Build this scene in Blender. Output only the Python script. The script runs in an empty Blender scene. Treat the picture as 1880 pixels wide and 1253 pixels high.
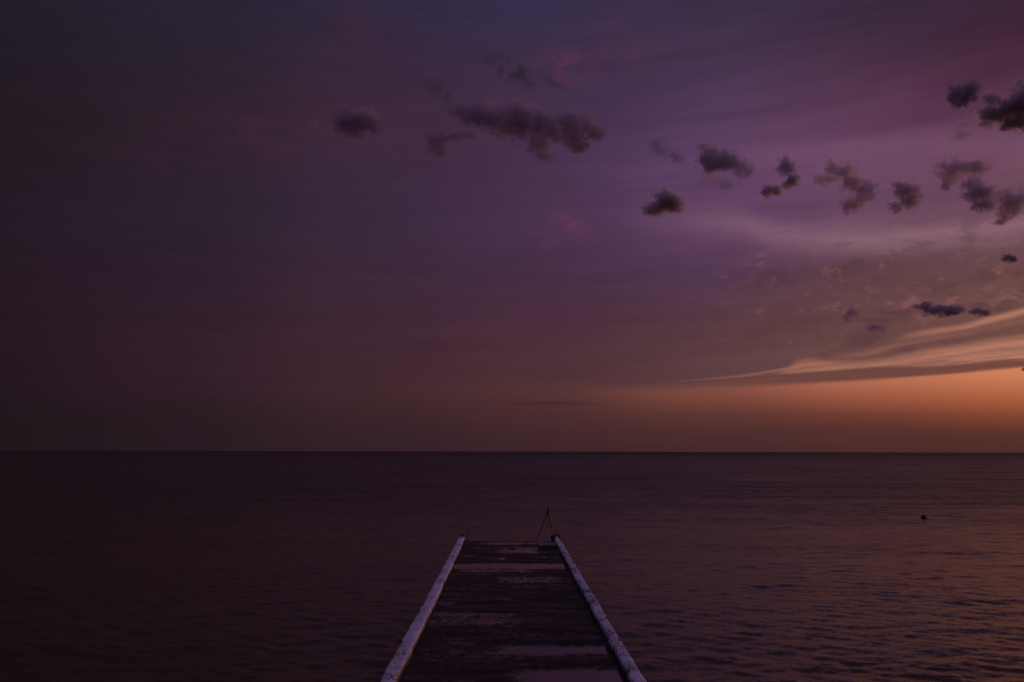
import bpy, bmesh, math, random
import numpy as np
from mathutils import Vector, Matrix, noise as mnoise

S = bpy.context.scene
COL = S.collection
R = math.radians
random.seed(7)

# ------------------------------------------------------------------ camera
CAM_H = 4.1                     # eye height above the pier deck
cam_d = bpy.data.cameras.new('camera')
cam = bpy.data.objects.new('camera', cam_d)
COL.objects.link(cam)
cam_d.sensor_width = 36.0
cam_d.lens = 28.0
cam_d.clip_start = 0.1
cam_d.clip_end = 100000.0
cam.matrix_world = (Matrix.Translation((0, 0, CAM_H)) @ Matrix.Rotation(R(-0.36), 4, 'Z')
                    @ Matrix.Rotation(R(90 + 7.89), 4, 'X') @ Matrix.Rotation(R(0.12), 4, 'Z'))
S.camera = cam

# ------------------------------------------------------------------ view
S.render.engine = 'CYCLES'
S.view_settings.view_transform = 'Standard'
S.view_settings.look = 'None'
S.view_settings.exposure = 0.0
S.view_settings.gamma = 1.0
S.view_settings.use_curve_mapping = False
cy = S.cycles
cy.use_denoising = True
cy.max_bounces = 8
cy.volume_bounces = 4
cy.transparent_max_bounces = 16
cy.volume_step_rate = 1.0
cy.volume_max_steps = 256
cy.sample_clamp_indirect = 2.0


# ------------------------------------------------------------------ tiny node language
def lin(c):
    return tuple(((v / 255) / 12.92 if v / 255 <= 0.04045 else ((v / 255 + 0.055) / 1.055) ** 2.4) for v in c[:3]) + (1.0,)


class V:
    """a value in a shader tree: float / colour socket with operators"""
    T = None

    def __init__(s, x):
        s.x = x.x if isinstance(x, V) else x

    def _m(s, op, *o, clamp=False):
        n = V.T.nodes.new('ShaderNodeMath')
        n.operation = op
        n.use_clamp = clamp
        for i, q in enumerate((s,) + o):
            V.put(n.inputs[i], q)
        return V(n.outputs[0])

    @staticmethod
    def put(inp, q):
        q = q.x if isinstance(q, V) else q
        if isinstance(q, bpy.types.NodeSocket):
            V.T.links.new(q, inp)
        else:
            inp.default_value = q

    def __add__(s, o): return s._m('ADD', o)
    __radd__ = __add__
    def __sub__(s, o): return s._m('SUBTRACT', o)
    def __rsub__(s, o): return V(o)._m('SUBTRACT', s)
    def __mul__(s, o): return s._m('MULTIPLY', o)
    __rmul__ = __mul__
    def __truediv__(s, o): return s._m('DIVIDE', o)
    def __rtruediv__(s, o): return V(o)._m('DIVIDE', s)
    def __neg__(s): return s * -1.0
    def max(s, o): return s._m('MAXIMUM', o)
    def min(s, o): return s._m('MINIMUM', o)
    def exp(s): return s._m('EXPONENT')
    def abs(s): return s._m('ABSOLUTE')
    def pow(s, o): return s._m('POWER', o)
    def clamp(s): return s._m('ADD', 0.0, clamp=True)


def smooth(x, a, b, lo=0.0, hi=1.0):
    n = V.T.nodes.new('ShaderNodeMapRange')
    n.interpolation_type = 'SMOOTHSTEP'
    for i, q in enumerate((x, a, b, lo, hi)):
        V.put(n.inputs[i], q)
    return V(n.outputs[0])


def comb(x, y, z=0.0):
    n = V.T.nodes.new('ShaderNodeCombineXYZ')
    for i, q in enumerate((x, y, z)):
        V.put(n.inputs[i], q)
    return V(n.outputs[0])


def sep(v):
    n = V.T.nodes.new('ShaderNodeSeparateXYZ')
    V.put(n.inputs[0], v)
    return [V(o) for o in n.outputs]


def vm(op, *a, out=0):
    n = V.T.nodes.new('ShaderNodeVectorMath')
    n.operation = op
    k = 0
    for q in a:
        q = q.x if isinstance(q, V) else q
        if isinstance(q, (int, float)) and op == 'SCALE':
            n.inputs['Scale'].default_value = q
            continue
        if op == 'SCALE' and k == 1:
            V.T.links.new(q, n.inputs['Scale'])
            continue
        V.put(n.inputs[k], q)
        k += 1
    return V(n.outputs[out])


def noise(vec, scale=1.0, detail=4.0, rough=0.5, distort=0.0, out='Fac'):
    n = V.T.nodes.new('ShaderNodeTexNoise')
    V.put(n.inputs['Vector'], vec)
    V.put(n.inputs['Scale'], scale)
    n.inputs['Detail'].default_value = detail
    n.inputs['Roughness'].default_value = rough
    n.inputs['Distortion'].default_value = distort
    return V(n.outputs[out])


def mix(a, b, f):
    n = V.T.nodes.new('ShaderNodeMix')
    n.data_type = 'RGBA'
    n.clamp_factor = True
    V.put(n.inputs[0], f)
    V.put(n.inputs[6], a)
    V.put(n.inputs[7], b)
    return V(n.outputs[2])


def ramp(x, stops, inter='LINEAR'):
    n = V.T.nodes.new('ShaderNodeValToRGB')
    r = n.color_ramp
    r.interpolation = inter
    stops = sorted(stops, key=lambda q: q[0])
    while len(r.elements) < len(stops):
        r.elements.new(0.5)
    for e, (p, c) in zip(r.elements, stops):
        e.position = p
    for e, (p, c) in zip(r.elements, stops):
        e.color = c if len(c) == 4 else tuple(c) + (1.0,)
    V.put(n.inputs[0], x)
    return V(n.outputs[0])


def curve(x, pts):
    """piecewise smooth value of x through pts"""
    x0, x1 = pts[0][0], pts[-1][0]
    ys = [p[1] for p in pts]
    y0, y1 = min(ys), max(ys)
    y1 = y1 if y1 > y0 else y0 + 1
    n = V.T.nodes.new('ShaderNodeFloatCurve')
    cu = n.mapping.curves[0]
    q = [((a - x0) / (x1 - x0), (b - y0) / (y1 - y0)) for a, b in pts]
    cu.points[0].location = q[0]
    cu.points[1].location = q[-1]
    for a in q[1:-1]:
        cu.points.new(*a)
    n.mapping.update()
    V.put(n.inputs['Value'], ((x - x0) / (x1 - x0)).clamp())
    return V(n.outputs[0]) * (y1 - y0) + y0


# ------------------------------------------------------------------ world: dusk sky
SUN_AZ, SUN_EL = 60.0, 1.0      # the sun is going down beyond the right edge of the view
world = bpy.data.worlds.new('World')
S.world = world
world.use_nodes = True
V.T = world.node_tree
V.T.nodes.clear()
tc = V.T.nodes.new('ShaderNodeTexCoord')
d = vm('NORMALIZE', V(tc.outputs['Generated']))
dx, dy, dz = sep(d)
az = dx._m('ARCTAN2', dy) * 57.29578                 # degrees, + to the right of the pier
el = dz._m('ARCSINE') * 57.29578
elp = el.max(0.0)
# slow warp so that no column or row shows
w1 = noise(comb(az * 0.045, elp * 0.11, 3.1), 1.0, 3.0, 0.5)
w2 = noise(comb(az * 0.05, elp * 0.13, 9.7), 1.0, 3.0, 0.5)
u = az + (w1 - 0.5) * 9.0
v = elp + (w2 - 0.5) * 4.5 * smooth(elp, 3.0, 12.0)

# columns of colour up the sky: (azimuth, width, [(elevation, r, g, b) in display values])
UP = [(40, 64, 54, 86), (60, 100, 85, 127), (90, 124, 105, 152)]
HIGH = [
    (-180, 60, [(4, 44, 32, 40), (12, 42, 32, 44), (30, 40, 36, 52)] + UP),
    (-75, 22, [(4, 34, 26, 32), (12, 34, 27, 36), (30, 36, 32, 46)] + UP),
    (-45, 9, [(4, 31, 24, 28), (12, 33, 26, 33), (27, 34, 29, 40)] + UP),
    (-33.0, 8, [(4.5, 32, 23, 30), (7.5, 34, 24, 32), (14.0, 35, 25, 36), (20.4, 34, 26, 33), (23.4, 34, 27, 37), (26.4, 34, 29, 40)] + UP),
    (-23.8, 8, [(4.9, 50, 31, 43), (8.2, 51, 32, 45), (11.7, 47, 33, 47), (15.3, 46, 36, 48), (22.2, 48, 36, 48), (25.5, 46, 37, 50), (28.6, 40, 38, 54)] + UP),
    (-9.1, 8, [(5.3, 66, 41, 50), (8.8, 65, 41, 54), (12.7, 61, 42, 58), (16.5, 58, 44, 64), (20.2, 62, 44, 64), (23.8, 62, 42, 60), (27.3, 56, 42, 62), (30.7, 48, 44, 66)] + UP),
    (3.0, 8, [(5.4, 80, 51, 57), (8.9, 78, 49, 62), (12.8, 72, 48, 70), (16.7, 74, 52, 80), (20.5, 74, 52, 80), (24.1, 68, 50, 78), (27.7, 62, 48, 74), (31.1, 56, 50, 80)] + UP),
    (14.8, 8, [(5.2, 94, 66, 66), (8.7, 88, 60, 68), (12.5, 82, 56, 80), (16.2, 96, 66, 98), (19.9, 96, 68, 104), (23.5, 84, 62, 94), (26.9, 70, 54, 80), (30.2, 60, 50, 74)] + UP),
    (25.5, 7, [(4.9, 108, 76, 70), (8.1, 106, 74, 72), (11.7, 100, 70, 74), (15.2, 108, 76, 98), (18.7, 108, 74, 102), (22.1, 98, 64, 90), (25.3, 78, 52, 74), (28.5, 58, 44, 64)] + UP),
    (34.1, 7, [(4.5, 114, 78, 66), (7.5, 116, 80, 70), (10.8, 110, 76, 72), (14.0, 112, 78, 90), (17.2, 112, 76, 92), (20.4, 98, 60, 82), (23.4, 76, 44, 64), (26.4, 60, 38, 54)] + UP),
    (54, 12, [(4.5, 150, 100, 76), (9, 130, 88, 76), (15, 118, 80, 92), (20.4, 96, 60, 80), (26.4, 54, 36, 50)] + UP),
    (82, 18, [(4.5, 110, 72, 62), (12, 92, 62, 72), (20.4, 76, 52, 70), (27, 56, 42, 60)] + UP),
    (110, 22, [(4, 70, 46, 50), (12, 62, 44, 56), (30, 48, 40, 56)] + UP),
    (180, 40, [(4, 44, 32, 40), (12, 42, 32, 44), (30, 40, 36, 52)] + UP),
]
LOW = [
    (-180, 60, [(0, 40, 28, 34), (6, 44, 32, 40)]),
    (-75, 22, [(0, 31, 24, 28), (6, 33, 25, 31)]),
    (-45, 9, [(0, 30, 23, 27), (6, 32, 24, 29)]),
    (-32, 8, [(0, 31, 24, 28), (1.5, 31, 24, 28), (3, 32, 24, 29), (4.5, 33, 25, 30)]),
    (-23, 8, [(0, 42, 30, 37), (1.5, 43, 30, 37), (3, 45, 31, 38), (4.5, 48, 32, 40)]),
    (-9, 8, [(0, 54, 35, 41), (1.5, 56, 37, 42), (3, 63, 40, 45), (4.5, 68, 44, 48)]),
    (3, 8, [(0, 63, 40, 44), (1.5, 70, 44, 46), (3, 78, 48, 50), (4.5, 85, 54, 54)]),
    (14, 7, [(0, 70, 44, 46), (1.5, 82, 50, 48), (2.6, 98, 59, 52), (3.4, 118, 71, 60), (4.5, 138, 85, 70)]),
    (25, 6, [(0, 78, 48, 45), (1.5, 90, 52, 46), (2.5, 116, 66, 53), (3.4, 154, 88, 66), (4.5, 184, 112, 84)]),
    (34, 6, [(0, 78, 48, 44), (1.2, 92, 54, 46), (2.2, 138, 74, 50), (3.2, 176, 100, 64), (4.8, 214, 138, 92)]),
    (52, 11, [(0, 88, 52, 44), (1.5, 120, 68, 48), (3, 215, 124, 66), (4.8, 240, 165, 100)]),
    (80, 16, [(0, 80, 48, 44), (1.5, 100, 58, 48), (3, 140, 84, 60), (4.8, 160, 100, 74)]),
    (110, 22, [(0, 62, 40, 42), (3, 74, 48, 48), (6, 80, 52, 52)]),
    (180, 40, [(0, 40, 28, 34), (6, 44, 32, 40)]),
]


def columns(table, vmax, uu, vv):
    num = None
    den = None
    t = vv / vmax
    for (a, s, st) in table:
        c = ramp(t, [(min(1.0, q[0] / vmax), lin(q[1:])) for q in st], 'LINEAR')
        k = (uu - a) / s
        w = (-(k * k)).exp() + 1e-7
        cw = vm('SCALE', c, w)
        num = cw if num is None else vm('ADD', num, cw)
        den = w if den is None else den + w
    return vm('SCALE', num, 1.0 / den)


high = columns(HIGH, 90.0, u, v)
low = columns(LOW, 6.0, az + (w1 - 0.5) * 4, elp)

# fine drawn-out streaks of the high cloud sheet
st1 = noise(comb(az * 0.06 + elp * 0.05, elp * 0.75 - az * 0.035, 1.0), 1.0, 6.0, 0.55, 0.4)
st2 = noise(comb(az * 0.16, elp * 1.5 - az * 0.03, 5.0), 1.0, 5.0, 0.6, 0.3)
lit = smooth(az, -12.0, 26.0)
high = vm('SCALE', high, 1.0 + (st1 - 0.5) * 0.55 * (0.35 + lit * 0.65) + (st2 - 0.5) * 0.22)


def gauss(x, s):
    k = x / s
    return (-(k * k)).exp()


# two brighter lilac bands across the right half
b1 = curve(az, [(-40, 21), (8, 20.5), (20.5, 19.9), (29.1, 19.2), (34.5, 18.3), (70, 12)])
b2 = curve(az, [(-40, 18), (8, 16.5), (14.8, 16.0), (20.3, 14.6), (26.1, 13.8), (31.7, 13.6), (36, 14.0), (70, 16)])
n3 = noise(comb(az * 0.12, elp * 0.5, 2.0), 1.0, 4.0, 0.6)
m1 = gauss(el - b1 + (n3 - 0.5) * 2.4, 1.15) * smooth(az, 8, 27) * 0.26
m2 = gauss(el - b2 + (n3 - 0.5) * 2.0, 0.95) * smooth(az, 6, 25) * 0.52
high = mix(high, lin((140, 100, 124)), m1.min(1.0))
high = mix(high, lin((158, 120, 130)), m2.min(1.0))

# mottled, broken texture low in the sheet
mo = noise(comb(az * 0.34, elp * 0.62 - az * 0.03, 11.0), 1.0, 8.0, 0.62, 0.35)
mo2 = noise(comb(az * 0.9, elp * 1.5, 13.0), 1.0, 6.0, 0.62, 0.2)
zone = smooth(az, 10, 22) * smooth(el, 5.0, 6.5) * smooth(el, 16.5, 12.0)
high = mix(high, lin((84, 56, 62)), smooth(mo, 0.50, 0.66) * zone * 0.55)
high = mix(high, lin((150, 106, 98)), smooth(mo, 0.46, 0.33) * smooth(mo2, 0.42, 0.62) * zone * 0.42)
# faint pink puffs in the sheet
pn = noise(comb(az * 0.6, elp * 0.9, 4.0), 1.0, 8.0, 0.66, 0.1)
pf = smooth(pn, 0.54, 0.72) * smooth(az, 13, 25) * smooth(el, 6.0, 8.5) * smooth(el, 14.5, 11.0)
high = mix(high, lin((170, 116, 106)), pf * 0.40)
for (a, e, sa, se, cc, k) in [(4.6, 26.9, 2.0, 1.1, (118, 58, 78), 0.55), (1.5, 26.0, 2.6, 1.0, (88, 52, 72), 0.40),
                              (4.6, 16.3, 1.3, 0.9, (128, 64, 86), 0.55), (2.8, 15.1, 1.2, 0.6, (108, 60, 84), 0.4),
                              (-16.0, 21.4, 7.0, 1.6, (84, 42, 56), 0.42), (-11.6, 28.6, 1.7, 1.6, (78, 42, 60), 0.5),
                              (-23.0, 18.9, 5.0, 0.8, (62, 36, 48), 0.5), (8.5, 27.6, 2.5, 2.0, (92, 52, 78), 0.45),
                              (33.5, 24.5, 5.0, 1.8, (84, 36, 50), 0.18)]:
    n4 = noise(comb(az * 0.5, elp * 0.7, a), 1.0, 5.0, 0.6, 0.6)
    high = mix(high, lin(cc), gauss(az - a, sa) * gauss(el - e, se) * k * 0.62 * smooth(n4, 0.36, 0.6))
# soft grey-blue wisps near the centre top
for (a, e, sa, se, k) in [(0.3, 26.6, 2.0, 0.65, 0.8), (-5.1, 25.2, 1.2, 0.6, 0.55), (11.3, 21.2, 0.7, 0.5, 0.5), (12.4, 20.5, 0.6, 0.35, 0.5), (3.4, 26.0, 1.1, 0.5, 0.4), (-16.0, 29.6, 1.6, 0.6, 0.4), (-13.2, 28.5, 1.5, 1.0, 0.3)]:
    n4 = noise(comb(az * 0.7, elp * 0.9, e), 1.0, 6.0, 0.6, 0.6)
    high = mix(high, lin((46, 38, 52)), gauss(az - a, sa) * gauss(el - e + (az - a) * 0.35, se) * k * smooth(n4, 0.4, 0.58) * 1.5)

# bright veils low on the right, drawn out and rising to the right
fine = noise(comb(az * 0.22, (el - az * 0.07) * 3.4, 7.0), 1.0, 6.0, 0.6, 0.25)
jit = (fine - 0.5) * 0.55
upA = curve(az, [(10, 4.75), (14.1, 5.1), (17.8, 5.32), (19.5, 5.8), (20.9, 6.35), (22.3, 6.2), (23.7, 6.1), (28.2, 6.7), (33.6, 7.2), (60, 9)])
loA = curve(az, [(10, 4.7), (14.1, 5.0), (19.8, 5.22), (24.9, 5.35), (33.5, 5.55), (60, 6.4)])
eA = el + jit
mA = smooth(eA - loA, -0.08, 0.26) * smooth(upA - eA, -0.12, 0.5) * smooth(az, 10, 18)
fib = noise(comb(az * 0.35, (el - az * 0.075) * 7.0, 17.0), 1.0, 5.0, 0.62, 0.15)
mA = mA * smooth(fine, 0.28, 0.62, 0.42, 1.0) * smooth(fib, 0.25, 0.6, 0.74, 1.0)
veil = ramp((az - 10) / 40.0, [(0, lin((128, 84, 74))), (0.28, lin((172, 118, 96))), (0.6, lin((196, 136, 110))), (1, lin((232, 170, 128)))])
high = mix(high, veil, mA * 0.88)
thin = curve(az, [(8, 4.80), (12.6, 4.93), (14.1, 5.03), (17.0, 5.27), (19.5, 5.62), (22, 5.9), (60, 9)])
mT = gauss(el + jit * 0.25 - thin, 0.085) * smooth(az, 9.5, 18.0) * smooth(az, 24.0, 20.0) * 0.6
high = mix(high, veil, mT)
cB = curve(az, [(20, 6.2), (23.7, 6.55), (26.0, 7.15), (27.7, 7.5), (30.1, 7.75), (31.6, 8.1), (33.7, 8.5), (60, 12)])
mB = gauss(el + jit * 0.6 - cB, 0.21) * smooth(az, 25.5, 29.0)
mB2 = gauss(el + jit * 0.8 - (cB * 0.55 + upA * 0.45), 0.16) * smooth(az, 20, 26) * 0.35
high = mix(high, veil, mB * 0.75 + mB2)
dk = gauss(el + jit - (upA + 0.55), 0.34) * smooth(az, 23, 30)
high = mix(high, lin((108, 74, 70)), dk * 0.6)
dk2 = gauss(el + jit * 0.5 - (loA - 0.28), 0.22) * smooth(az, 12, 18)
high = mix(high, lin((116, 74, 64)), dk2 * 0.8)

# lower edge of the cloud sheet, the clear glow under it
edge = curve(az, [(-180, 4.2), (-60, 3.0), (-32, 3.1), (-23, 3.5), (-12.6, 4.1), (-2.2, 4.85), (4, 4.62), (10.6, 4.48), (21.6, 4.62), (28.1, 4.85), (33.4, 5.15), (60, 6.0), (110, 5.0), (180, 4.2)])
soft = smooth(az, -12, 30, 1.0, 0.13)
ed = (el - edge + (fine - 0.5) * 0.25) / soft
sky = mix(low, high, smooth(ed, -1.0, 1.0))
# small dark streak low over the pier
sm = gauss(az - 3.2, 3.0) * gauss(el - 3.42 + (fine - 0.5) * 0.25, 0.13)
sky = mix(sky, lin((66, 40, 44)), sm * 0.75)

nish = V.T.nodes.new('ShaderNodeTexSky')
nish.sky_type = 'NISHITA'
nish.sun_disc = False
nish.sun_elevation = R(SUN_EL)
nish.sun_rotation = R(SUN_AZ)
nish.air_density = 1.6
nish.dust_density = 3.0
bg1 = V.T.nodes.new('ShaderNodeBackground')
V.put(bg1.inputs['Color'], V(nish.outputs[0]))
bg1.inputs['Strength'].default_value = 0.0015
bg2 = V.T.nodes.new('ShaderNodeBackground')
V.put(bg2.inputs['Color'], vm('MULTIPLY', sky, (1.02, 0.945, 1.0)))
bg2.inputs['Strength'].default_value = 0.92
ad = V.T.nodes.new('ShaderNodeAddShader')
V.T.links.new(bg1.outputs[0], ad.inputs[0])
V.T.links.new(bg2.outputs[0], ad.inputs[1])
wo = V.T.nodes.new('ShaderNodeOutputWorld')
V.T.links.new(ad.outputs[0], wo.inputs[0])
world.cycles.sampling_method = 'MANUAL'
world.cycles.sample_map_resolution = 512

# what little of the sun still comes through the cloud low on the right
sun_d = bpy.data.lights.new('sun', 'SUN')
sun_d.energy = 0.42
sun_d.color = (1.0, 0.42, 0.36)
sun_d.angle = R(5)
sun = bpy.data.objects.new('sun', sun_d)
COL.objects.link(sun)
sd = Vector((math.sin(R(SUN_AZ)), math.cos(R(SUN_AZ)), math.tan(R(5))))
sun.rotation_euler = sd.to_track_quat('Z', 'Y').to_euler()


# ------------------------------------------------------------------ helpers
def principled(name):
    m = bpy.data.materials.new(name)
    m.use_nodes = True
    V.T = m.node_tree
    V.T.nodes.clear()
    p = V.T.nodes.new('ShaderNodeBsdfPrincipled')
    o = V.T.nodes.new('ShaderNodeOutputMaterial')
    V.T.links.new(p.outputs[0], o.inputs['Surface'])
    return m, p


def objco():
    n = V.T.nodes.new('ShaderNodeTexCoord')
    return V(n.outputs['Object'])


def bump(h, strength, dist, normal=None):
    n = V.T.nodes.new('ShaderNodeBump')
    n.inputs['Strength'].default_value = strength
    n.inputs['Distance'].default_value = dist
    V.put(n.inputs['Height'], h)
    return V(n.outputs[0])


def obj(name, data, parent=None, loc=(0, 0, 0), **props):
    o = bpy.data.objects.new(name, data)
    COL.objects.link(o)
    o.location = loc
    if parent:
        o.parent = parent
    for k, q in props.items():
        o[k] = q
    return o


def empty(name, loc, label, category, group=None):
    o = obj(name, None, None, loc, label=label, category=category)
    o.empty_display_size = 0.2
    if group:
        o['group'] = group
    return o


def grid_mesh(name, P, mat, close_u=False, smooth_=True):
    """P: (n, m, 3) array of points -> quad mesh"""
    n, m = P.shape[:2]
    me = bpy.data.meshes.new(name)
    idx = np.arange(n * m).reshape(n, m)
    if close_u:
        idx = np.concatenate([idx, idx[:, :1]], 1)
    a = idx[:-1, :-1].ravel(); b = idx[:-1, 1:].ravel(); c = idx[1:, 1:].ravel(); e = idx[1:, :-1].ravel()
    q = np.stack([a, b, c, e], 1).astype(np.int32)
    me.vertices.add(n * m)
    me.vertices.foreach_set('co', P.astype(np.float32).ravel())
    me.loops.add(q.size)
    me.loops.foreach_set('vertex_index', q.ravel())
    me.polygons.add(len(q))
    me.polygons.foreach_set('loop_start', np.arange(0, q.size, 4, dtype=np.int32))
    me.polygons.foreach_set('loop_total', np.full(len(q), 4, dtype=np.int32))
    me.polygons.foreach_set('use_smooth', np.full(len(q), smooth_, dtype=bool))
    me.update(calc_edges=True)
    if mat:
        me.materials.append(mat)
    return me


def vnoise(x, y, seed=0):
    """smooth 2-D value noise, 0..1"""
    xi = np.floor(x).astype(np.int64); yi = np.floor(y).astype(np.int64)
    fx = x - xi; fy = y - yi
    fx = fx * fx * fx * (fx * (fx * 6 - 15) + 10); fy = fy * fy * fy * (fy * (fy * 6 - 15) + 10)

    def h(a, b):
        k = (a * 374761393 + b * 668265263 + seed * 1442695041) & 0xFFFFFFFF
        k = ((k ^ (k >> 13)) * 1274126177) & 0xFFFFFFFF
        return ((k ^ (k >> 16)) & 0xFFFF) / 65535.0
    return (h(xi, yi) * (1 - fx) + h(xi + 1, yi) * fx) * (1 - fy) + (h(xi, yi + 1) * (1 - fx) + h(xi + 1, yi + 1) * fx) * fy


def fbm(x, y, oct_=5, seed=0, gain=0.5):
    s = 0; a = 1; t = 0
    for i in range(oct_):
        s = s + a * vnoise(x * 2 ** i + 17.3 * i, y * 2 ** i - 9.1 * i, seed + i * 101)
        t += a; a *= gain
    return s / t - 0.5


def sst(x, a, b):
    t = np.clip((x - a) / (b - a), 0, 1)
    return t * t * (3 - 2 * t)


def lathe(bm, prof, center=(0, 0, 0), seg=24, rot=None):
    """prof: [(radius, z)]"""
    M = Matrix.Translation(center) @ (rot.to_4x4() if rot else Matrix.Identity(4))
    rings = []
    for r, z in prof:
        rings.append([bm.verts.new(M @ Vector((r * math.cos(2 * math.pi * i / seg), r * math.sin(2 * math.pi * i / seg), z))) for i in range(seg)])
    for a, b in zip(rings, rings[1:]):
        for i in range(seg):
            j = (i + 1) % seg
            bm.faces.new((a[i], a[j], b[j], b[i]))
    bm.faces.new(list(reversed(rings[0])))
    bm.faces.new(rings[-1])


def tube(bm, pts, rad, seg=8):
    pts = [Vector(p) for p in pts]
    rad = rad if isinstance(rad, (list, tuple)) else [rad] * len(pts)
    rings = []
    for i, p in enumerate(pts):
        t = (pts[min(i + 1, len(pts) - 1)] - pts[max(i - 1, 0)]).normalized()
        a = t.orthogonal().normalized() if i == 0 else (prev - t * prev.dot(t)).normalized()
        prev = a
        b = t.cross(a)
        rings.append([bm.verts.new(p + (a * math.cos(2 * math.pi * k / seg) + b * math.sin(2 * math.pi * k / seg)) * rad[i]) for k in range(seg)])
    for x, y in zip(rings, rings[1:]):
        for k in range(seg):
            j = (k + 1) % seg
            bm.faces.new((x[k], x[j], y[j], y[k]))
    bm.faces.new(list(reversed(rings[0])))
    bm.faces.new(rings[-1])


def box(bm, c, s, bev=0.0, rot=None):
    M = Matrix.Translation(c) @ (rot.to_4x4() if rot else Matrix.Identity(4)) @ Matrix.Diagonal((s[0], s[1], s[2], 1))
    r = bmesh.ops.create_cube(bm, size=1.0, matrix=M)
    if bev:
        es = list({e for q in r['verts'] for e in q.link_edges})
        bmesh.ops.bevel(bm, geom=es, offset=bev, segments=2, affect='EDGES', profile=0.5)


def bm_obj(name, bm, mat, parent=None, loc=(0, 0, 0), smooth_=True, **props):
    bmesh.ops.recalc_face_normals(bm, faces=bm.faces)
    me = bpy.data.meshes.new(name)
    bm.to_mesh(me)
    bm.free()
    me.materials.append(mat)
    if smooth_:
        for p in me.polygons:
            p.use_smooth = True
        me.set_sharp_from_angle(angle=R(40))
    return obj(name, me, parent, loc, **props)


# ------------------------------------------------------------------ materials
def mat_water():
    m, p = principled('sea_water')
    V.put(p.inputs['Base Color'], (0.062, 0.041, 0.016, 1))
    p.inputs['Roughness'].default_value = 0.07
    p.inputs['IOR'].default_value = 1.26
    co = objco()
    x, y, z = sep(co)
    dist = vm('LENGTH', co, out=1)
    # breeze: lighter and darker lanes of ripple
    lane = noise(comb(x * 0.010, y * 0.045), 1.0, 3.0, 0.55, 0.3)
    lane2 = noise(comb(x * 0.03, y * 0.16, 4.0), 1.0, 3.0, 0.55, 0.3)
    far = smooth(dist, 12.0, 110.0)
    veryfar = smooth(dist, 180.0, 1500.0)
    amp = smooth(lane * 0.6 + lane2 * 0.4, 0.36, 0.64, 0.55, 1.35)
    sl = None
    for sx, sy, k in [(9.0, 17.0, far * 0.4 + 0.30), (2.6, 5.5, far * 0.35 + 0.25), (0.9, 2.6, amp * (far * 0.85 + 0.16)), (0.26, 1.0, amp * far * 0.70)]:
        c = noise(comb(x * sx, y * sy, sx), 1.0, 2.0, 0.5, 0.0, out='Color')
        c = vm('SCALE', vm('SUBTRACT', c, (0.5, 0.5, 0.5)), k)
        sl = c if sl is None else vm('ADD', sl, c)
    sl = vm('MULTIPLY', sl, (0.8, 1.35, 0.0))
    geo = V.T.nodes.new('ShaderNodeNewGeometry')
    nn = vm('NORMALIZE', vm('ADD', V(geo.outputs['Normal']), vm('SCALE', sl, veryfar * 0.6 + 1.0)))
    V.put(p.inputs['Normal'], nn)
    V.put(p.inputs['Roughness'], far * 0.20 + veryfar * 0.14 + 0.20 + (lane2 - 0.5) * 0.45 * far)
    return m


def mat_deck():
    m, p = principled('wet_concrete_deck')
    co = objco()
    x, y, z = sep(co)
    n1 = noise(co, 1.1, 6.0, 0.6)
    n2 = noise(co, 14.0, 5.0, 0.6)
    n3 = noise(comb(x * 0.5, y * 2.2, 1.0), 1.0, 4.0, 0.55)
    c = ramp(n1 * 0.6 + n2 * 0.4, [(0.3, (0.018, 0.013, 0.007)), (0.55, (0.034, 0.025, 0.013)), (0.62, (0.044, 0.031, 0.018)), (0.70, (0.095, 0.070, 0.046))])
    V.put(p.inputs['Base Color'], c)
    dry = smooth(z + (n2 - 0.5) * 0.006, 0.001, 0.012)          # soaked where it meets the puddles
    V.put(p.inputs['Roughness'], smooth(n3, 0.38, 0.66, 0.42, 0.8) * (dry * 0.65 + 0.35))
    V.put(p.inputs['Specular IOR Level'], 0.55 - dry * 0.40)
    V.put(p.inputs['Normal'], bump(n2 + noise(co, 60.0, 3.0, 0.6) * 0.5, 0.7, 0.012))
    return m


def mat_puddle():
    m, p = principled('puddle_water')
    co = objco()
    V.put(p.inputs['Base Color'], (0.030, 0.013, 0.010, 1))
    p.inputs['Roughness'].default_value = 0.04
    p.inputs['IOR'].default_value = 1.85
    V.put(p.inputs['Normal'], bump(noise(co, 5.0, 2.0, 0.5), 0.25, 0.004))
    return m


def mat_kerb(name, th):
    m, p = principled(name)
    co = objco()
    x, y, z = sep(co)
    geo = V.T.nodes.new('ShaderNodeNewGeometry')
    nz = sep(V(geo.outputs['Normal']))[2]
    a = noise(comb(x * 1.0, y * 0.8, z), 22.0, 5.0, 0.65)
    b = noise(co, 1.3, 4.0, 0.6)
    c2 = noise(comb(x, y * 1.6, z * 2.0), 60.0, 3.0, 0.6)
    paint = smooth(a + (b - 0.5) * 0.8 + (c2 - 0.5) * 0.45, th, th + 0.10)            # chipped pits
    low = smooth(z + (noise(co, 9.0, 4.0, 0.6) - 0.5) * 0.10, 0.085, 0.135)
    white = ramp(c2 * 0.5 + b * 0.5, [(0.3, (0.50, 0.50, 0.58)), (0.6, (0.72, 0.71, 0.80))])
    dark = mix((0.030, 0.021, 0.016, 1), (0.10, 0.085, 0.080, 1), b)
    V.put(p.inputs['Base Color'], mix(dark, white, paint * low))
    p.inputs['Roughness'].default_value = 0.8
    V.put(p.inputs['Normal'], bump(a * 0.7 + c2 * 0.3 + paint * 0.3, 0.9, 0.02))
    return m


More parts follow.
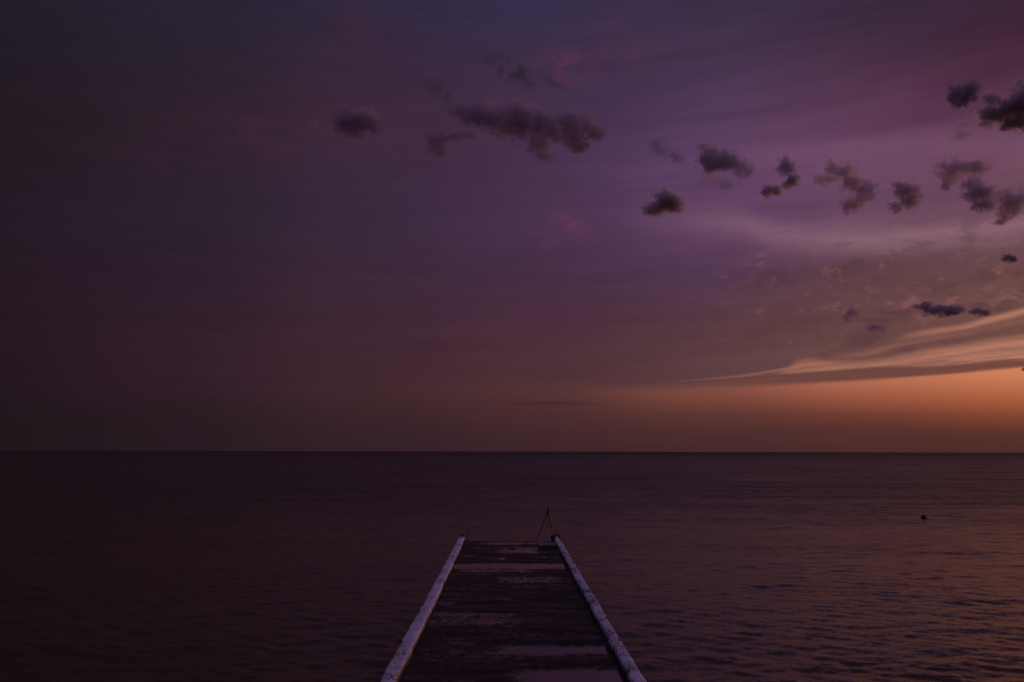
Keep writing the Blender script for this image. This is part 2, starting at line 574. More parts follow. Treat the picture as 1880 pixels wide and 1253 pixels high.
def mat_concrete(name, ca, cb, rough=0.75):
    m, p = principled(name)
    co = objco()
    n1 = noise(co, 2.3, 6.0, 0.65)
    n2 = noise(co, 26.0, 4.0, 0.6)
    V.put(p.inputs['Base Color'], mix(ca + (1,), cb + (1,), smooth(n1 * 0.6 + n2 * 0.4, 0.35, 0.65)))
    V.put(p.inputs['Roughness'], smooth(n1, 0.3, 0.7, rough - 0.2, rough))
    V.put(p.inputs['Normal'], bump(n2 + n1, 0.7, 0.015))
    return m


def mat_metal(name, c, rough, metallic=0.0, rust=None):
    m, p = principled(name)
    co = objco()
    n1 = noise(co, 30.0, 5.0, 0.65)
    base = mix(c + (1,), (rust or c) + (1,), smooth(n1, 0.42, 0.6))
    V.put(p.inputs['Base Color'], base)
    p.inputs['Roughness'].default_value = rough
    p.inputs['Metallic'].default_value = metallic
    V.put(p.inputs['Normal'], bump(n1, 0.3, 0.004))
    return m


WATER = mat_water()
DECK = mat_deck()
PUDDLE = mat_puddle()
KERB = mat_kerb('flaking_white_paint', 0.315)
KERB_PITTED = mat_kerb('pitted_white_paint', 0.385)
WALL = mat_concrete('weedy_concrete', (0.022, 0.020, 0.016), (0.075, 0.062, 0.055))
BLOCK = mat_concrete('grey_concrete', (0.06, 0.052, 0.06), (0.15, 0.135, 0.155), 0.6)
IRON = mat_metal('rusted_iron', (0.022, 0.016, 0.014), 0.75, 0.2, (0.06, 0.028, 0.016))
BLACK = mat_metal('black_tripod_tube', (0.016, 0.015, 0.016), 0.5)
GREY = mat_metal('grey_tripod_tube', (0.10, 0.095, 0.10), 0.4, 0.5)
RUBBER = mat_metal('dark_rubber', (0.012, 0.010, 0.010), 0.6)

# ------------------------------------------------------------------ the sea
SEA_Z = -0.55


def sea_mesh():
    half = 46.0
    ang = np.concatenate([np.linspace(-180, -half - 4, 30), np.arange(-half, half + 0.001, 0.105), np.linspace(half + 4, 180, 30)[:-1]])
    ang = np.radians(ang)
    g = 1.0042
    r = [6.0]
    while r[-1] < 420:
        r.append(r[-1] * g)
    while r[-1] < 40000:
        r.append(r[-1] * 1.12)
    r = np.array([0.5, 2.0, 4.0] + r)
    A, Rr = np.meshgrid(ang, r)
    X = np.sin(A) * Rr
    Y = np.cos(A) * Rr
    rng = np.random.RandomState(11)
    Z = np.zeros_like(X)
    step = Rr * (g - 1)
    lane = 0.75 + 0.9 * sst(vnoise(X * 0.016 + 5, Y * 0.05, 3) * 0.55 + vnoise(X * 0.05, Y * 0.13, 8) * 0.45, 0.3, 0.72)
    near = 1.0 + 0.5 * sst(-Rr, -26, -14)
    n = 74
    wl = np.exp(np.linspace(math.log(0.24), math.log(14.0), n))
    for i, L in enumerate(wl):
        th = math.radians(rng.normal(6, 26 if L < 3 else 14))
        k = 2 * math.pi / L
        kx, ky = k * math.sin(th), k * math.cos(th)
        slope = 0.0090 * (1.35 if L < 0.8 else (1.0 if L < 1.3 else (0.5 if L < 2.4 else (0.28 if L < 6 else 0.2))))
        a = slope * L / 6.283 * rng.uniform(0.6, 1.4)
        damp = sst(L / step, 2.6, 6.0)
        ph = kx * X + ky * Y + rng.uniform(0, 6.28) + 1.3 * vnoise(X / (L * 7), Y / (L * 5), i)*3.0
        m_ = lane if L < 3.5 else 1.0
        Z += a * damp * m_ * near * (np.sin(ph) + 0.18 * np.cos(2 * ph))
    Z *= sst(-Rr, -520, -200)
    P = np.stack([X, Y, Z], 2)
    return grid_mesh('sea', P, WATER, close_u=True)


sea = obj('sea', sea_mesh(), None, (0, 0, SEA_Z), kind='structure')

# ------------------------------------------------------------------ the pier
pier = empty('pier', (0, 5.0, 0), 'long dark wet concrete pier with white painted kerbs running out into the sea', 'pier')
Y0, YEND = 5.0, 38.0
XL, XR = -1.90, 2.17            # inner faces of the two kerbs
JOINTS = [8.4, 12.6, 16.8, 21.0, 25.2, 29.4, 33.6]
CUTS = [Y0] + JOINTS + [YEND]
# puddles: x0, x1, y0, y1, depth, softness of edge in x, in y
PUDS = [
    (0.20, 2.45, 14.1, 15.75, 0.024, 0.35, 0.30),
    (0.00, 2.30, 16.95, 17.65, 0.024, 0.35, 0.22),
    (-1.25, -0.60, 17.6, 18.1, 0.010, 0.3, 0.25),
    (-2.0, 0.15, 19.75, 21.15, 0.0135, 0.55, 0.28),
    (-2.0, -1.35, 22.1, 22.6, 0.012, 0.2, 0.2),
    (0.30, 1.0, 24.85, 25.3, 0.013, 0.25, 0.2),
    (-1.2, 0.1, 17.05, 17.3, 0.011, 0.5, 0.15),
    (-0.25, 1.65, 26.0, 27.1, 0.0135, 0.5, 0.35),
    (-1.7, 0.9, 28.0, 28.75, 0.012, 0.4, 0.2),
    (-2.1, 2.25, 28.95, 30.2, 0.030, 0.3, 0.3),
    (-0.6, 0.0, 31.3, 31.8, 0.014, 0.2, 0.2),
    (-1.85, -1.1, 31.9, 32.6, 0.016, 0.3, 0.25),
    (0.9, 1.9, 31.8, 32.2, 0.011, 0.3, 0.2),
    (-0.3, 1.45, 33.3, 35.3, 0.017, 0.6, 0.4),
    (-1.5, -0.2, 34.7, 35.3, 0.012, 0.4, 0.2),
    (-1.0, 1.4, 36.3, 37.2, 0.016, 0.4, 0.25),
]


def deck_height(X, Y):
    h = 0.0125 + 0.004 * fbm(X * 1.3, Y * 1.1, 3, 5) + 0.022 * fbm(X * 5.0, Y * 4.0, 4, 21, 0.6) * 0.8
    h += 0.010 * (fbm(X * 0.4, Y * 1.5, 3, 44))
    fine = 0.5 * fbm(X * 9.0, Y * 7.0, 4, 77, 0.65)
    inside = 0 * X
    for (x0, x1, y0, y1, dp, ex, ey) in PUDS:
        wob = 0.6 * fbm(X * 1.2, Y * 1.6, 4, int(y0 * 10), 0.6)
        wob = wob + 0.35 * fbm(X * 5.0, Y * 6.0, 3, int(y0 * 7), 0.6)
        d_ = sst(X + wob * ex * 2, x0 - ex, x0 + ex) * sst(-X + wob * ex, -x1 - ex, -x1 + ex) \
            * sst(Y + wob * ey * 1.5, y0 - ey, y0 + ey) * sst(-Y + wob * ey * 1.5, -y1 - ey, -y1 + ey)
        h -= dp * d_ * (1.0 + fine * 0.9)
        inside = np.maximum(inside, d_ if dp > 0.02 else 0)
    h += fine * 0.017
    h += 0.07 * np.clip(fbm(X * 10.0, Y * 8.0, 3, 313, 0.6) - 0.07, 0, 1) * (1 - 0.9 * inside ** 1.5)      # stones and lumps standing proud of the water
    return h


def deck_slab(ya, yb, i):
    dxs = 0.03
    dys = 0.030 if ya < 30 else 0.045
    xs = np.linspace(XL - 0.06, XR + 0.06, int((XR - XL + 0.12) / dxs))
    a_, b_ = ya + 0.012, yb - 0.012
    if yb == YEND:
        b_ = YEND
    ys = np.linspace(a_, b_, int((b_ - a_) / dys))
    X, Y = np.meshgrid(xs, ys)
    Z = deck_height(X, Y)
    # worn arris at the joints
    ed = np.minimum(Y - a_, b_ - Y)
    Z -= 0.012 * np.exp(-(ed / 0.03) ** 2)
    if yb == YEND:                      # the outer edge is broken and uneven
        t = sst(Y, YEND - 1.2, YEND)
        Y = Y + t * (0.10 * fbm(X * 1.4, X * 0, 4, 9) * 2 - 0.02)
        Z -= 0.05 * t ** 6
    top = np.stack([X, Y - Y0, Z], 2)
    # fold the sides down to a flat underside so the slab is a solid
    lo = top.copy(); lo[..., 2] = -0.16
    P = np.concatenate([lo[:1], top, lo[-1:]], 0)
    return obj('deck_slab', grid_mesh('deck_slab', P, DECK), pier)


for i, (ya, yb) in enumerate(zip(CUTS, CUTS[1:])):
    deck_slab(ya, yb, i)

# pier body under the slabs: side walls and the outer end wall, rough cast
def rough_box(name, x0, x1, y0, y1, z0, z1, mat, amp=0.02, res=0.15, seed=1, parent=None, loc=(0, 0, 0)):
    bm = bmesh.new()
    bmesh.ops.create_cube(bm, size=1.0)
    for v_ in bm.verts:
        v_.co = Vector((x0 if v_.co.x < 0 else x1, y0 if v_.co.y < 0 else y1, z0 if v_.co.z < 0 else z1))
    for ax, (a, b) in enumerate(((x0, x1), (y0, y1), (z0, z1))):
        k = int((b - a) / res)
        for j in range(1, k):
            nrm = Vector((0, 0, 0)); nrm[ax] = 1
            pc = Vector((0, 0, 0)); pc[ax] = a + (b - a) * j / k
            bmesh.ops.bisect_plane(bm, geom=bm.verts[:] + bm.edges[:] + bm.faces[:], plane_co=pc, plane_no=nrm)
    bm.normal_update()
    for v_ in bm.verts:
        q = v_.co * 3.0 + Vector((seed * 7.1, 0, 0))
        v_.co += v_.normal * (mnoise.fractal(q, 0.9, 2.0, 4) * amp)
    return bm_obj(name, bm, mat, parent, loc)


rough_box('pier_wall', XL - 0.36, XR + 0.34, 0.0, YEND - Y0 - 0.05, -2.2, -0.165, WALL, 0.025, 0.3, 3, pier)


# kerb stones, cast in 4.2 m lengths, white paint flaking off
def kerb_stone(ya, yb, xi, xo, seed, cut=(0, 0)):
    """xi inner face x, xo outer face x"""
    s = 1 if xo > xi else -1
    w = abs(xo - xi)
    H = 0.205
    prof = [(0.0, -0.02), (0.0, 0.04), (0.0, 0.08), (0.0, 0.12), (0.001, 0.160), (0.004, 0.188), (0.014, H - 0.003)]
    prof += [(t * w, H) for t in np.linspace(0.22, 0.8, 7)]
    prof += [(w - 0.016, H - 0.003), (w - 0.004, 0.186), (w, 0.15), (w, 0.09), (w, 0.0), (w, -0.08), (w, -0.16)]
    pu = np.array([p[0] for p in prof]); pz = np.array([p[1] for p in prof])
    a_, b_ = ya + 0.014 + cut[0], yb - 0.014 - cut[1]
    ys = np.linspace(a_, b_, max(8, int((b_ - a_) / 0.028)))
    U, Y = np.meshgrid(pu, ys)
    Z = np.repeat(pz[None, :], len(ys), 0)
    arc = np.cumsum(np.concatenate([[0], np.hypot(np.diff(pu), np.diff(pz))]))[None, :] + 0 * Y
    # slow waviness of the hand-cast line, medium lumps and broken arrises
    wav = 0.05 * fbm(Y * 0.35, Y * 0, 3, seed + 3) * 2
    wid = 0.050 * fbm(Y * 0.9, Y * 0 + 4, 4, seed + 5, 0.6) * 2
    U2 = U + wav * 0.6 + wid * (U / w - 0.3)
    lump = fbm(arc * 9, Y * 7, 5, seed, 0.62)
    chip = fbm(arc * 16 + 3, Y * 13, 4, seed + 50, 0.6)
    rimw = np.exp(-((U / w - 0.07) / 0.12) ** 2) + np.exp(-((U / w - 0.93) / 0.12) ** 2)
    Z = Z + 0.030 * lump - 0.05 * rimw * np.clip(chip - 0.02, 0, 1) * 2.2 * (Z > 0.14)
    U2 = U2 + 0.035 * lump * np.where(U < w * 0.5, 1, -1) * (rimw > 0.25)
    pit = np.clip(-fbm(arc * 22, Y * 18, 4, seed + 80, 0.6) - 0.12, 0, 1)
    Z -= 0.09 * pit * (Z > 0.15)
    X = xi + s * U2
    P = np.stack([X, Y - Y0, Z], 2)
    cap = P.mean(1, keepdims=True)
    if s < 0:
        P = P[:, ::-1]
    # close both ends with a ring shrunk to the middle of the section
    e0 = P[:1] * 0.02 + P[:1].mean(1, keepdims=True) * 0.98; e0[..., 1] = P[:1, :, 1] + 0.002
    e1 = P[-1:] * 0.02 + P[-1:].mean(1, keepdims=True) * 0.98; e1[..., 1] = P[-1:, :, 1] - 0.002
    P = np.concatenate([e0, P, e1], 0)
    return obj('kerb_stone', grid_mesh('kerb_stone', P, KERB if s < 0 else KERB_PITTED, close_u=True), pier)


for i, (ya, yb) in enumerate(zip(CUTS, CUTS[1:])):
    yb2 = yb - 0.5 if yb == YEND else yb
    kerb_stone(ya, yb2, XL, XL - 0.265, 100 + i, (0.04 if ya == 25.2 else 0.0, 0.05 if yb == 25.2 else 0.0))
    kerb_stone(ya, yb2, XR, XR + 0.235, 200 + i)

# water lying on the deck
for (x0, x1, y0, y1, dp, ex, ey) in PUDS:
    px0, px1 = max(XL - 0.02, x0 - ex * 1.6), min(XR + 0.02, x1 + ex * 1.6)
    py0, py1 = y0 - ey * 1.8, y1 + ey * 1.8
    zc = -0.001 if dp > 0.02 else 0.0
    cx, cyy = (px0 + px1) / 2, (py0 + py1) / 2
    P = []
    for k in range(40):                     # an oval sheet; the rough slab gives it its ragged shore
        t = 2 * math.pi * k / 40
        e = 0.35
        P.append((math.copysign(abs(math.cos(t)) ** e, math.cos(t)) * (px1 - px0) / 2, math.copysign(abs(math.sin(t)) ** e, math.sin(t)) * (py1 - py0) / 2, 0))
    me = bpy.data.meshes.new('puddle')
    me.from_pydata(P, [], [list(range(40))])
    me.materials.append(PUDDLE)
    obj('puddle', me, None, (cx, cyy, zc), kind='structure')

# low slab on the deck in the outer right corner
cb = rough_box('concrete_block', 1.36, 2.12, 34.55, 35.75, 0.0, 0.165, BLOCK, 0.018, 0.11, 6)
cb['label'] = 'low flat concrete block lying in the far right corner of the pier beside the kerb'
cb['category'] = 'block'

# mooring bollard at the corner
bol = empty('mooring_bollard', (2.08, 36.5, 0.0), 'short dark iron mooring bollard at the far right corner of the pier below the tripod', 'bollard')
bm = bmesh.new()
lathe(bm, [(0.12, -0.02), (0.12, 0.03), (0.085, 0.05), (0.075, 0.12), (0.078, 0.24), (0.10, 0.30), (0.105, 0.34), (0.08, 0.375), (0.02, 0.385)])
bm_obj('post', bm, IRON, bol)
bm = bmesh.new()
box(bm, (0, 0, 0.0), (0.30, 0.30, 0.04), 0.006)
bm_obj('base_plate', bm, IRON, bol)
bm = bmesh.new()
tube(bm, [(-0.14, 0, 0.255), (0.14, 0, 0.262)], 0.018, 10)
bm_obj('cross_pin', bm, IRON, bol)

# bent bars sticking out of the kerb ends, and the stake on the left
def arc_bar(name, base, pts, rad, label, cat):
    bm = bmesh.new()
    P = [Vector(p) for p in pts]
    sm_ = []
    for k in range(len(P) - 1):
        p0 = P[max(k - 1, 0)]; p1 = P[k]; p2 = P[k + 1]; p3 = P[min(k + 2, len(P) - 1)]
        for t in np.linspace(0, 1, 6, endpoint=False):
            sm_.append(0.5 * ((2 * p1) + (p2 - p0) * t + (2 * p0 - 5 * p1 + 4 * p2 - p3) * t * t + (3 * p1 - p0 - 3 * p2 + p3) * t ** 3))
    sm_.append(P[-1])
    tube(bm, sm_, rad, 10)
    return bm_obj(name, bm, IRON, None, base, label=label, category=cat)


arc_bar('bent_iron_bar', (2.32, 37.5, 0.15), [(-0.10, -0.05, -0.15), (-0.08, 0.0, 0.10), (-0.01, 0.05, 0.17), (0.07, 0.05, 0.14), (0.13, 0.0, 0.02), (0.15, -0.04, -0.16)], 0.035,
        'thick rusty iron bar bent over the end of the right kerb beside the bollard', 'iron bar')
arc_bar('bent_iron_bar', (-2.02, 37.5, 0.15), [(-0.13, 0.0, -0.18), (-0.11, 0.0, 0.0), (-0.06, 0.02, 0.11), (0.02, 0.03, 0.15), (0.09, 0.02, 0.14)], 0.028,
        'rusty iron bar curling over the end of the left kerb beside the thin stake', 'iron bar')
stake = empty('iron_stake', (-1.80, 37.55, 0.0), 'thin upright iron stake at the far left corner of the pier', 'stake')
bm = bmesh.new()
tube(bm, [(0, 0, -0.1), (0.004, 0, 0.2), (-0.006, 0, 0.43)], 0.017, 8)
bm_obj('rod', bm, IRON, stake)
bm = bmesh.new()
tube(bm, [(0.03, -0.02, -0.05), (0.05, -0.25, 0.09), (0.045, -0.5, 0.03)], 0.012, 6)
bm_obj('brace', bm, IRON, stake)

# drowned footing beyond the pier end that the tripod stands on
foot_ = rough_box('concrete_footing', 1.0, 2.75, 38.15, 43.6, -1.1, -0.60, WALL, 0.02, 0.25, 9)
foot_['label'] = 'concrete footing just under the water beyond the right end of the pier under the tripod'
foot_['category'] = 'footing'

# ------------------------------------------------------------------ tripod
TX, TY, TZ = 2.17, 42.3, -0.60
tri = empty('camera_tripod', (TX, TY, TZ), 'slim dark camera tripod with drooping pan handle standing alone past the end of the pier', 'tripod')
APEX = 1.53
feet = []
for deg, mat_lo in ((180, BLACK), (-58, BLACK), (52, GREY)):
    a = R(deg)
    fr = 0.66 if deg == 180 else 0.60
    f = Vector((math.cos(a) * fr, math.sin(a) * fr, 0.01))
    t = Vector((math.cos(a) * 0.045, math.sin(a) * 0.045, APEX))
    bm = bmesh.new()
    m1 = t.lerp(f, 0.45)
    tube(bm, [t, m1], [0.027, 0.025], 10)
    lg = bm_obj('leg', bm, BLACK, tri)
    bm = bmesh.new()
    m2 = t.lerp(f, 0.74)
    tube(bm, [m1, m2], 0.020, 10)
    tube(bm, [m2, t.lerp(f, 0.985)], 0.015, 10)
    bm_obj('lower_tube', bm, mat_lo, lg)
    for q, r_ in ((0.45, 0.038), (0.74, 0.028)):
        bm = bmesh.new()
        c0 = t.lerp(f, q - 0.018); c1 = t.lerp(f, q + 0.018)
        tube(bm, [c0, c1], r_, 10)
        bm_obj('leg_clamp', bm, BLACK, lg)
    bm = bmesh.new()
    lathe(bm, [(0.014, 0.0), (0.026, 0.003), (0.026, 0.02), (0.014, 0.05)], f - Vector((0, 0, 0.01)), 12)
    bm_obj('rubber_foot', bm, RUBBER, lg)
    # spreader strut to the centre column
    bm = bmesh.new()
    p = t.lerp(f, 0.42)
    tube(bm, [(0, 0, APEX - 0.70), p], 0.0065, 6)
    bm_obj('spreader', bm, BLACK, tri)
bm = bmesh.new()
tube(bm, [(0, 0, APEX - 0.78), (0, 0, APEX + 0.10)], 0.015, 10)
bm_obj('centre_column', bm, BLACK, tri)
bm = bmesh.new()
lathe(bm, [(0.03, -0.10), (0.065, -0.08), (0.075, 0.0), (0.06, 0.05), (0.035, 0.08)], (0, 0, APEX), 14)
bm_obj('shoulder', bm, BLACK, tri)
bm = bmesh.new()
lathe(bm, [(0.03, 0.0), (0.04, 0.02), (0.04, 0.07), (0.028, 0.08)], (0, 0, APEX + 0.08), 14)
box(bm, (-0.01, 0, APEX + 0.20), (0.095, 0.09, 0.12), 0.012)
hd = bm_obj('pan_head', bm, BLACK, tri)
bm = bmesh.new()
box(bm, (-0.035, 0, APEX + 0.255), (0.10, 0.075, 0.018), 0.004, Matrix.Rotation(R(14), 3, 'Y'))
bm_obj('mounting_plate', bm, BLACK, hd)
bm = bmesh.new()
tube(bm, [(-0.02, 0, APEX + 0.18), (-0.13, 0.03, APEX + 0.06)], 0.008, 8)
tube(bm, [(-0.13, 0.03, APEX + 0.06), (-0.235, 0.055, APEX - 0.05)], [0.016, 0.02], 10)
bm_obj('pan_handle', bm, RUBBER, hd)
bm = bmesh.new()
lathe(bm, [(0.006, 0), (0.02, 0.004), (0.02, 0.02), (0.01, 0.028)], (0.05, 0, APEX + 0.02), 10, Matrix.Rotation(R(90), 3, 'Y'))
bm_obj('lock_knob', bm, RUBBER, tri)

# ------------------------------------------------------------------ buoy
bu = empty('buoy', (29.55, 57.4, SEA_Z), 'small round dark buoy floating alone on the water right of the pier', 'buoy')
bm = bmesh.new()
lathe(bm, [(0.02, -0.13)] + [(0.175 * math.cos(R(t)), 0.06 + 0.17 * math.sin(R(t))) for t in range(-75, 80, 11)] + [(0.035, 0.235), (0.03, 0.26)], (0, 0, 0), 26, Matrix.Rotation(R(9), 3, 'Y'))
bm_obj('float', bm, RUBBER, bu)
bm = bmesh.new()
ring = [(0.035 * math.cos(R(t)) + 0.038, 0, 0.285 + 0.035 * math.sin(R(t))) for t in range(0, 361, 30)]
tube(bm, ring, 0.009, 6)
bm_obj('lifting_eye', bm, IRON, bu)
bm = bmesh.new()
lathe(bm, [(0.178, -0.018), (0.187, -0.012), (0.187, 0.012), (0.178, 0.018)], (0.008, 0, 0.055), 26, Matrix.Rotation(R(9), 3, 'Y'))
bm_obj('rubbing_band', bm, IRON, bu)
bm = bmesh.new()
tube(bm, [(0.10, -0.05, -0.02), (0.17, -0.08, 0.012), (0.26, -0.12, 0.006), (0.36, -0.15, -0.06)], 0.018, 7)
bm_obj('rope', bm, RUBBER, bu)

# ------------------------------------------------------------------ clouds: small torn cumulus, real volumes of vapour
CLOUDS = {
    'c1': [(-12.08, 22.85, 0.96, 0.89), (-11.21, 22.81, 1.26, 1.0), (-10.35, 23.19, 0.74, 0.67), (-10.18, 22.77, 0.89, 0.6)],
    'c1b': [(-14.86, 22.35, 0.51, 0.26), (-14.32, 22.51, 0.37, 0.22)],
    'c2': [(-3.65, 23.92, 1.13, 0.53), (-2.41, 23.69, 1.36, 0.9), (-0.89, 23.64, 1.51, 1.13), (-0.6, 22.84, 1.14, 0.68), (0.88, 23.43, 1.59, 1.28), (2.4, 23.2, 1.28, 1.06), (3.42, 22.82, 1.13, 1.13), (4.74, 23.15, 1.13, 0.98), (5.88, 23.27, 1.05, 0.9), (6.36, 22.67, 0.91, 0.91), (5.05, 22.2, 1.14, 0.98), (2.6, 21.88, 0.91, 0.99), (3.08, 21.06, 0.61, 0.38), (5.53, 21.45, 0.84, 0.53)],
    'c2b': [(-5.17, 21.86, 0.91, 0.91), (-4.84, 21.29, 0.61, 0.61), (-3.87, 22.2, 1.06, 0.53), (-2.65, 22.41, 0.91, 0.45)],
    'c4': [(10.77, 17.12, 0.91, 0.46), (11.69, 17.75, 0.99, 0.76), (12.38, 17.34, 0.91, 0.61), (11.44, 17.24, 1.29, 0.53)],
    'c5': [(14.76, 20.38, 0.89, 0.59), (15.52, 19.98, 1.26, 0.67), (16.27, 19.85, 0.81, 0.48), (14.59, 21.01, 0.67, 0.37)],
    'c5b': [(16.9, 19.5, 0.74, 0.59), (17.41, 19.16, 0.52, 0.37)],
    'c5c': [(14.9, 18.79, 1.05, 0.41), (15.72, 18.36, 0.75, 0.34)],
    'c6a': [(20.01, 19.33, 0.54, 0.62), (20.22, 19.02, 0.44, 0.36)],
    'c6b': [(18.76, 17.76, 0.55, 0.4), (19.35, 17.71, 0.51, 0.37)],
    'c6c': [(20.47, 18.28, 0.44, 0.47), (20.24, 18.05, 0.51, 0.29)],
    'c7': [(22.25, 18.18, 0.61, 0.36), (22.88, 18.0, 0.57, 0.36), (23.16, 18.67, 0.71, 0.5), (23.87, 18.3, 0.78, 0.71), (24.24, 17.62, 0.78, 0.57), (24.96, 17.11, 0.78, 0.5), (24.87, 16.63, 0.78, 0.5), (24.3, 16.2, 0.71, 0.5), (23.94, 15.89, 0.43, 0.29)],
    'c8': [(27.12, 16.92, 0.56, 0.49), (27.6, 16.68, 0.69, 0.69), (27.82, 16.17, 0.62, 0.62), (27.36, 16.99, 0.62, 0.35)],
    'c8b': [(26.76, 15.86, 0.45, 0.28), (26.97, 15.59, 0.28, 0.24)],
    'c9': [(30.0, 17.75, 0.74, 0.54), (30.59, 17.72, 0.81, 0.61), (30.24, 17.24, 0.61, 0.47), (31.61, 17.48, 0.87, 0.47), (29.9, 16.82, 0.34, 0.48)],
    'c10': [(31.36, 16.46, 0.74, 0.6), (31.77, 15.92, 0.8, 0.6), (32.05, 15.28, 0.67, 0.53), (31.18, 16.08, 0.54, 0.4)],
    'c11': [(32.95, 15.4, 0.79, 0.59), (33.57, 15.23, 0.85, 0.72), (33.24, 14.7, 0.73, 0.53), (32.79, 14.1, 0.46, 0.27)],
    'c12': [(30.74, 22.16, 0.53, 0.6), (31.65, 22.23, 0.59, 0.59), (31.3, 21.72, 0.66, 0.46)],
    'c12b': [(31.15, 20.19, 0.53, 0.53), (30.98, 19.63, 0.67, 0.4), (31.6, 20.5, 0.4, 0.46)],
    'c13': [(32.79, 21.35, 0.59, 0.46), (32.63, 20.48, 0.65, 0.65), (33.42, 20.58, 0.84, 0.78), (34.12, 20.61, 0.9, 0.9), (34.69, 21.12, 0.83, 1.02), (34.73, 19.88, 0.77, 0.7), (34.0, 19.81, 0.78, 0.45)],
    'c14': [(32.88, 11.83, 0.37, 0.23), (33.18, 11.69, 0.3, 0.2)],
    'c15': [(28.08, 9.29, 0.7, 0.28), (28.84, 8.99, 0.9, 0.35), (29.54, 8.86, 0.69, 0.34), (29.97, 8.96, 0.48, 0.27)],
    'c15b': [(31.04, 8.73, 0.47, 0.24), (31.47, 8.59, 0.4, 0.2)],
    'c16': [(23.83, 9.22, 0.5, 0.5), (23.55, 8.95, 0.36, 0.29)],
    'c16b': [(25.11, 8.13, 0.57, 0.29), (25.56, 8.0, 0.43, 0.21)],
    'c17': [(33.33, 5.01, 0.26, 0.13)],
}


def cloud_material(name, puffs, dens, ragged, scale, color, seed):
    m = bpy.data.materials.new(name)
    m.use_nodes = True
    V.T = m.node_tree
    V.T.nodes.clear()
    co = objco()
    w = noise(co, scale * 0.55, 2.0, 0.5, out='Color')
    w = vm('SUBTRACT', w, (0.5, 0.5, 0.5))
    cw = vm('ADD', co, vm('SCALE', w, 1.5 / scale))
    fld = None
    for c, r in puffs:
        q = vm('DIVIDE', vm('SUBTRACT', cw, tuple(c)), tuple(r))
        k = vm('LENGTH', q, out=1)
        k = 1.0 - k
        fld = k if fld is None else fld.max(k)
    n = noise(vm('ADD', co, (seed * 13.7, 0, 0)), scale, 6.0, 0.62, 0.0)
    n2 = noise(vm('ADD', co, (0, seed * 9.1, 0)), scale * 3.2, 5.0, 0.6, 0.0)
    dns = fld * 0.85 + (n - 0.5) * ragged * 1.9 + (n2 - 0.5) * ragged * 1.1 + 0.05
    dns = smooth(dns, 0.08, 0.62) * dens
    pv = V.T.nodes.new('ShaderNodeVolumePrincipled')
    V.put(pv.inputs['Color'], color)
    pv.inputs['Anisotropy'].default_value = 0.3
    V.put(pv.inputs['Density'], dns)
    o = V.T.nodes.new('ShaderNodeOutputMaterial')
    V.T.links.new(pv.outputs[0], o.inputs['Volume'])
    m.cycles.homogeneous_volume = False if hasattr(m.cycles, 'homogeneous_volume') else False
    return m


def cloud(key, label, opac=7.0, ragged=1.1, alb=0.93, alt=900.0, group='small dark clouds'):
    P = CLOUDS[key]
    az0 = sum(p[0] for p in P) / len(P); el0 = sum(p[1] for p in P) / len(P)
    D = alt / math.sin(R(el0))                      # all float at about the same height over the sea
    dirv = Vector((math.sin(R(az0)) * math.cos(R(el0)), math.cos(R(az0)) * math.cos(R(el0)), math.sin(R(el0))))
    ctr = dirv * D + Vector((0, 0, CAM_H))
    puffs = []
    rs = random.Random(key)
    for (a, e, rx, ry) in P:
        dv = Vector((math.sin(R(a)) * math.cos(R(e)), math.cos(R(a)) * math.cos(R(e)), math.sin(R(e))))
        r = Vector((R(rx) * D, 0, R(ry) * D))
        dep = (r.x * r.z) ** 0.5
        off = dv * (D + rs.uniform(-0.4, 0.4) * dep) + Vector((0, 0, CAM_H)) - ctr
        puffs.append([off, (r.x * 1.12, dep * 1.1, r.z * 1.12)])
    # turn everything so that the cloud's own x axis runs across the line of sight
    rz = -R(az0)
    M = Matrix.Rotation(-rz, 3, 'Z')
    puffs = [(M @ c, r) for c, r in puffs]
    size = sum((r[0] * r[2]) ** 0.5 for c, r in puffs) / len(puffs)
    color = (min(0.99, alb + 0.03), alb - 0.03, alb + (0.03 if el0 > 20 and az0 < 12 else -0.02), 1)
    mat = cloud_material('cloud_vapour', puffs, opac / (size * 1.6), ragged, 1.35 / size, color, rs.random())
    # lumpy closed skin round the vapour
    bm = bmesh.new()
    for c, r in puffs:
        bmesh.ops.create_icosphere(bm, subdivisions=3, radius=1.0,
                                   matrix=Matrix.Translation(c) @ Matrix.Diagonal((r[0] * 1.42 + 0.12 * size, r[1] * 1.42 + 0.12 * size, r[2] * 1.42 + 0.12 * size, 1)))
    me = bpy.data.meshes.new('cloud')
    bm.to_mesh(me); bm.free()
    me.materials.append(mat)
    o = obj('cloud', me, None, ctr, label=label, category='cloud', group=group)
    o.rotation_euler = (0, 0, rz)
    if len(puffs) > 1:
        md = o.modifiers.new('skin', 'REMESH')
        md.mode = 'VOXEL'
        md.voxel_size = size * 0.22
        dg = bpy.context.evaluated_depsgraph_get()
        me2 = bpy.data.meshes.new_from_object(o.evaluated_get(dg))
        o.modifiers.clear()
        o.data = me2
        if not me2.materials:
            me2.materials.append(mat)
    o.data.name = 'cloud'
    return o


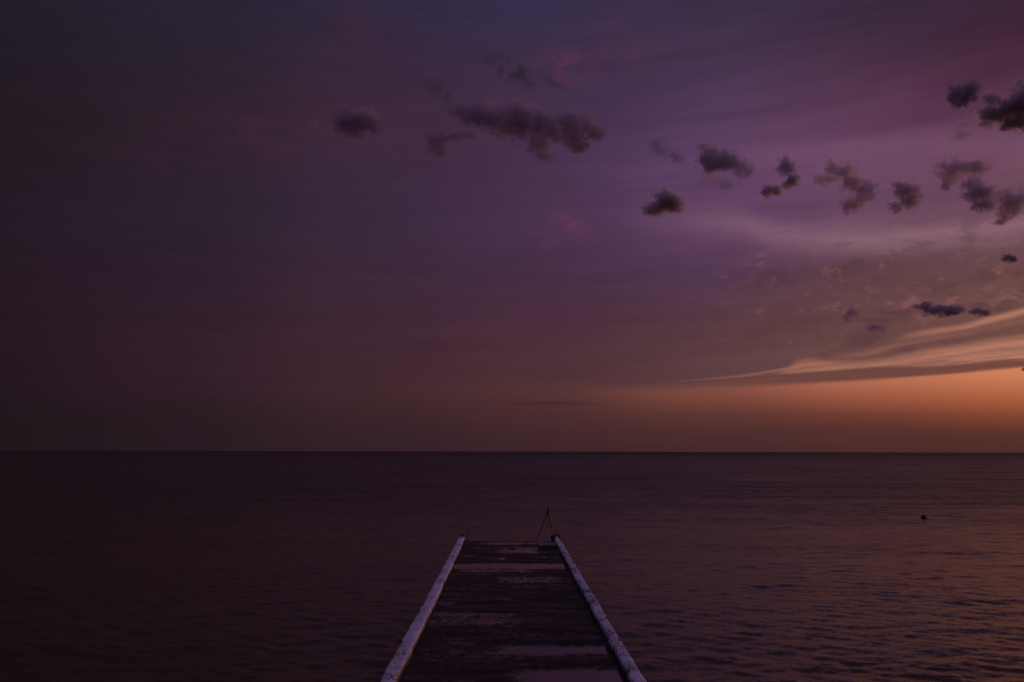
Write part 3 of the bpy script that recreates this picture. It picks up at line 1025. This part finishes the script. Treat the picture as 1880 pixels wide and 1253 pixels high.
CL = [
    ('c1', 'soft dark round cloud, leftmost big one, left of the long broken cloud', 4.5, 1.0),
    ('c1b', 'faint little smudge of cloud just left of the soft round cloud', 1.6, 1.2),
    ('c2', 'longest cloud, broad dark band with a pink lit right shoulder and two hanging tufts', 4.0, 1.0),
    ('c2b', 'soft dark lump tucked under the left end of the longest cloud', 3.2, 1.0),
    ('c4', 'lone dark cloud with a peaked top and flat base, right of the middle', 8.0, 0.9),
    ('c5', 'dark oval cloud above and right of the peaked lone cloud', 6.0, 1.1),
    ('c5b', 'thin ragged wisp touching the right side of the dark oval cloud', 2.0, 1.3),
    ('c5c', 'faint flat veil of cloud directly below the dark oval cloud', 1.2, 1.1),
    ('c6a', 'small upright tuft of cloud, top one of a cluster of three', 3.5, 1.2),
    ('c6b', 'small flat dark tuft, lower left one of a cluster of three', 6.0, 1.1),
    ('c6c', 'small dark tuft, right one of a cluster of three', 5.5, 1.2),
    ('c7', 'ragged cloud stepping down to the right in a crooked diagonal', 4.5, 1.3),
    ('c8', 'compact purple cloud with a pink lit right edge', 6.0, 1.1),
    ('c8b', 'tiny torn scrap just below left of the compact cloud with a pink edge', 4.0, 1.3),
    ('c9', 'cloud with glowing orange pink rim at upper left of the right hand chain', 3.6, 1.3),
    ('c10', 'dark ragged middle cloud of the right hand chain', 4.5, 1.35),
    ('c11', 'rounded cloud with torn tail at the right edge, last of the right hand chain', 4.5, 1.3),
    ('c12', 'dark two lobed cloud high at the right, left of the largest dark cloud', 6.5, 1.2),
    ('c12b', 'faint brownish wisp hanging below the dark two lobed cloud high at the right', 1.3, 1.2),
    ('c13', 'large very dark ragged cloud cut by the right edge, highest of all', 8.0, 1.2),
    ('c14', 'tiny dark cloud low at the right below the chain', 7.0, 1.1),
    ('c15', 'long thin dark cloud low at the right just above the bright veil', 6.0, 1.1),
    ('c15b', 'short thin dark cloud at the right end of the long thin low cloud', 6.0, 1.1),
    ('c16', 'small faint brownish puff low at the right, left of the long thin cloud', 2.6, 1.2),
    ('c16b', 'tiny flat puff below the small faint brownish puff', 3.0, 1.2),
    ('c17', 'tiny dark scrap at the right edge against the orange glow', 5.0, 1.0),
]
ALB = {'c1': 0.74, 'c1b': 0.68, 'c2': 0.74, 'c2b': 0.68, 'c9': 0.93, 'c10': 0.90, 'c11': 0.91, 'c13': 0.80, 'c12': 0.84, 'c14': 0.85, 'c15': 0.88, 'c15b': 0.88, 'c16': 0.9}
OP = {'c1': 4.6, 'c1b': 2.0, 'c2': 4.4, 'c2b': 3.4, 'c5': 5.5, 'c7': 4.2, 'c8': 6.0, 'c9': 4.6, 'c10': 5.0, 'c11': 5.0, 'c12': 7.0, 'c13': 11.0}
for key, lab, op, rg in CL:
    cloud(key, lab, OP.get(key, op * 1.35), rg, ALB.get(key, 0.95))
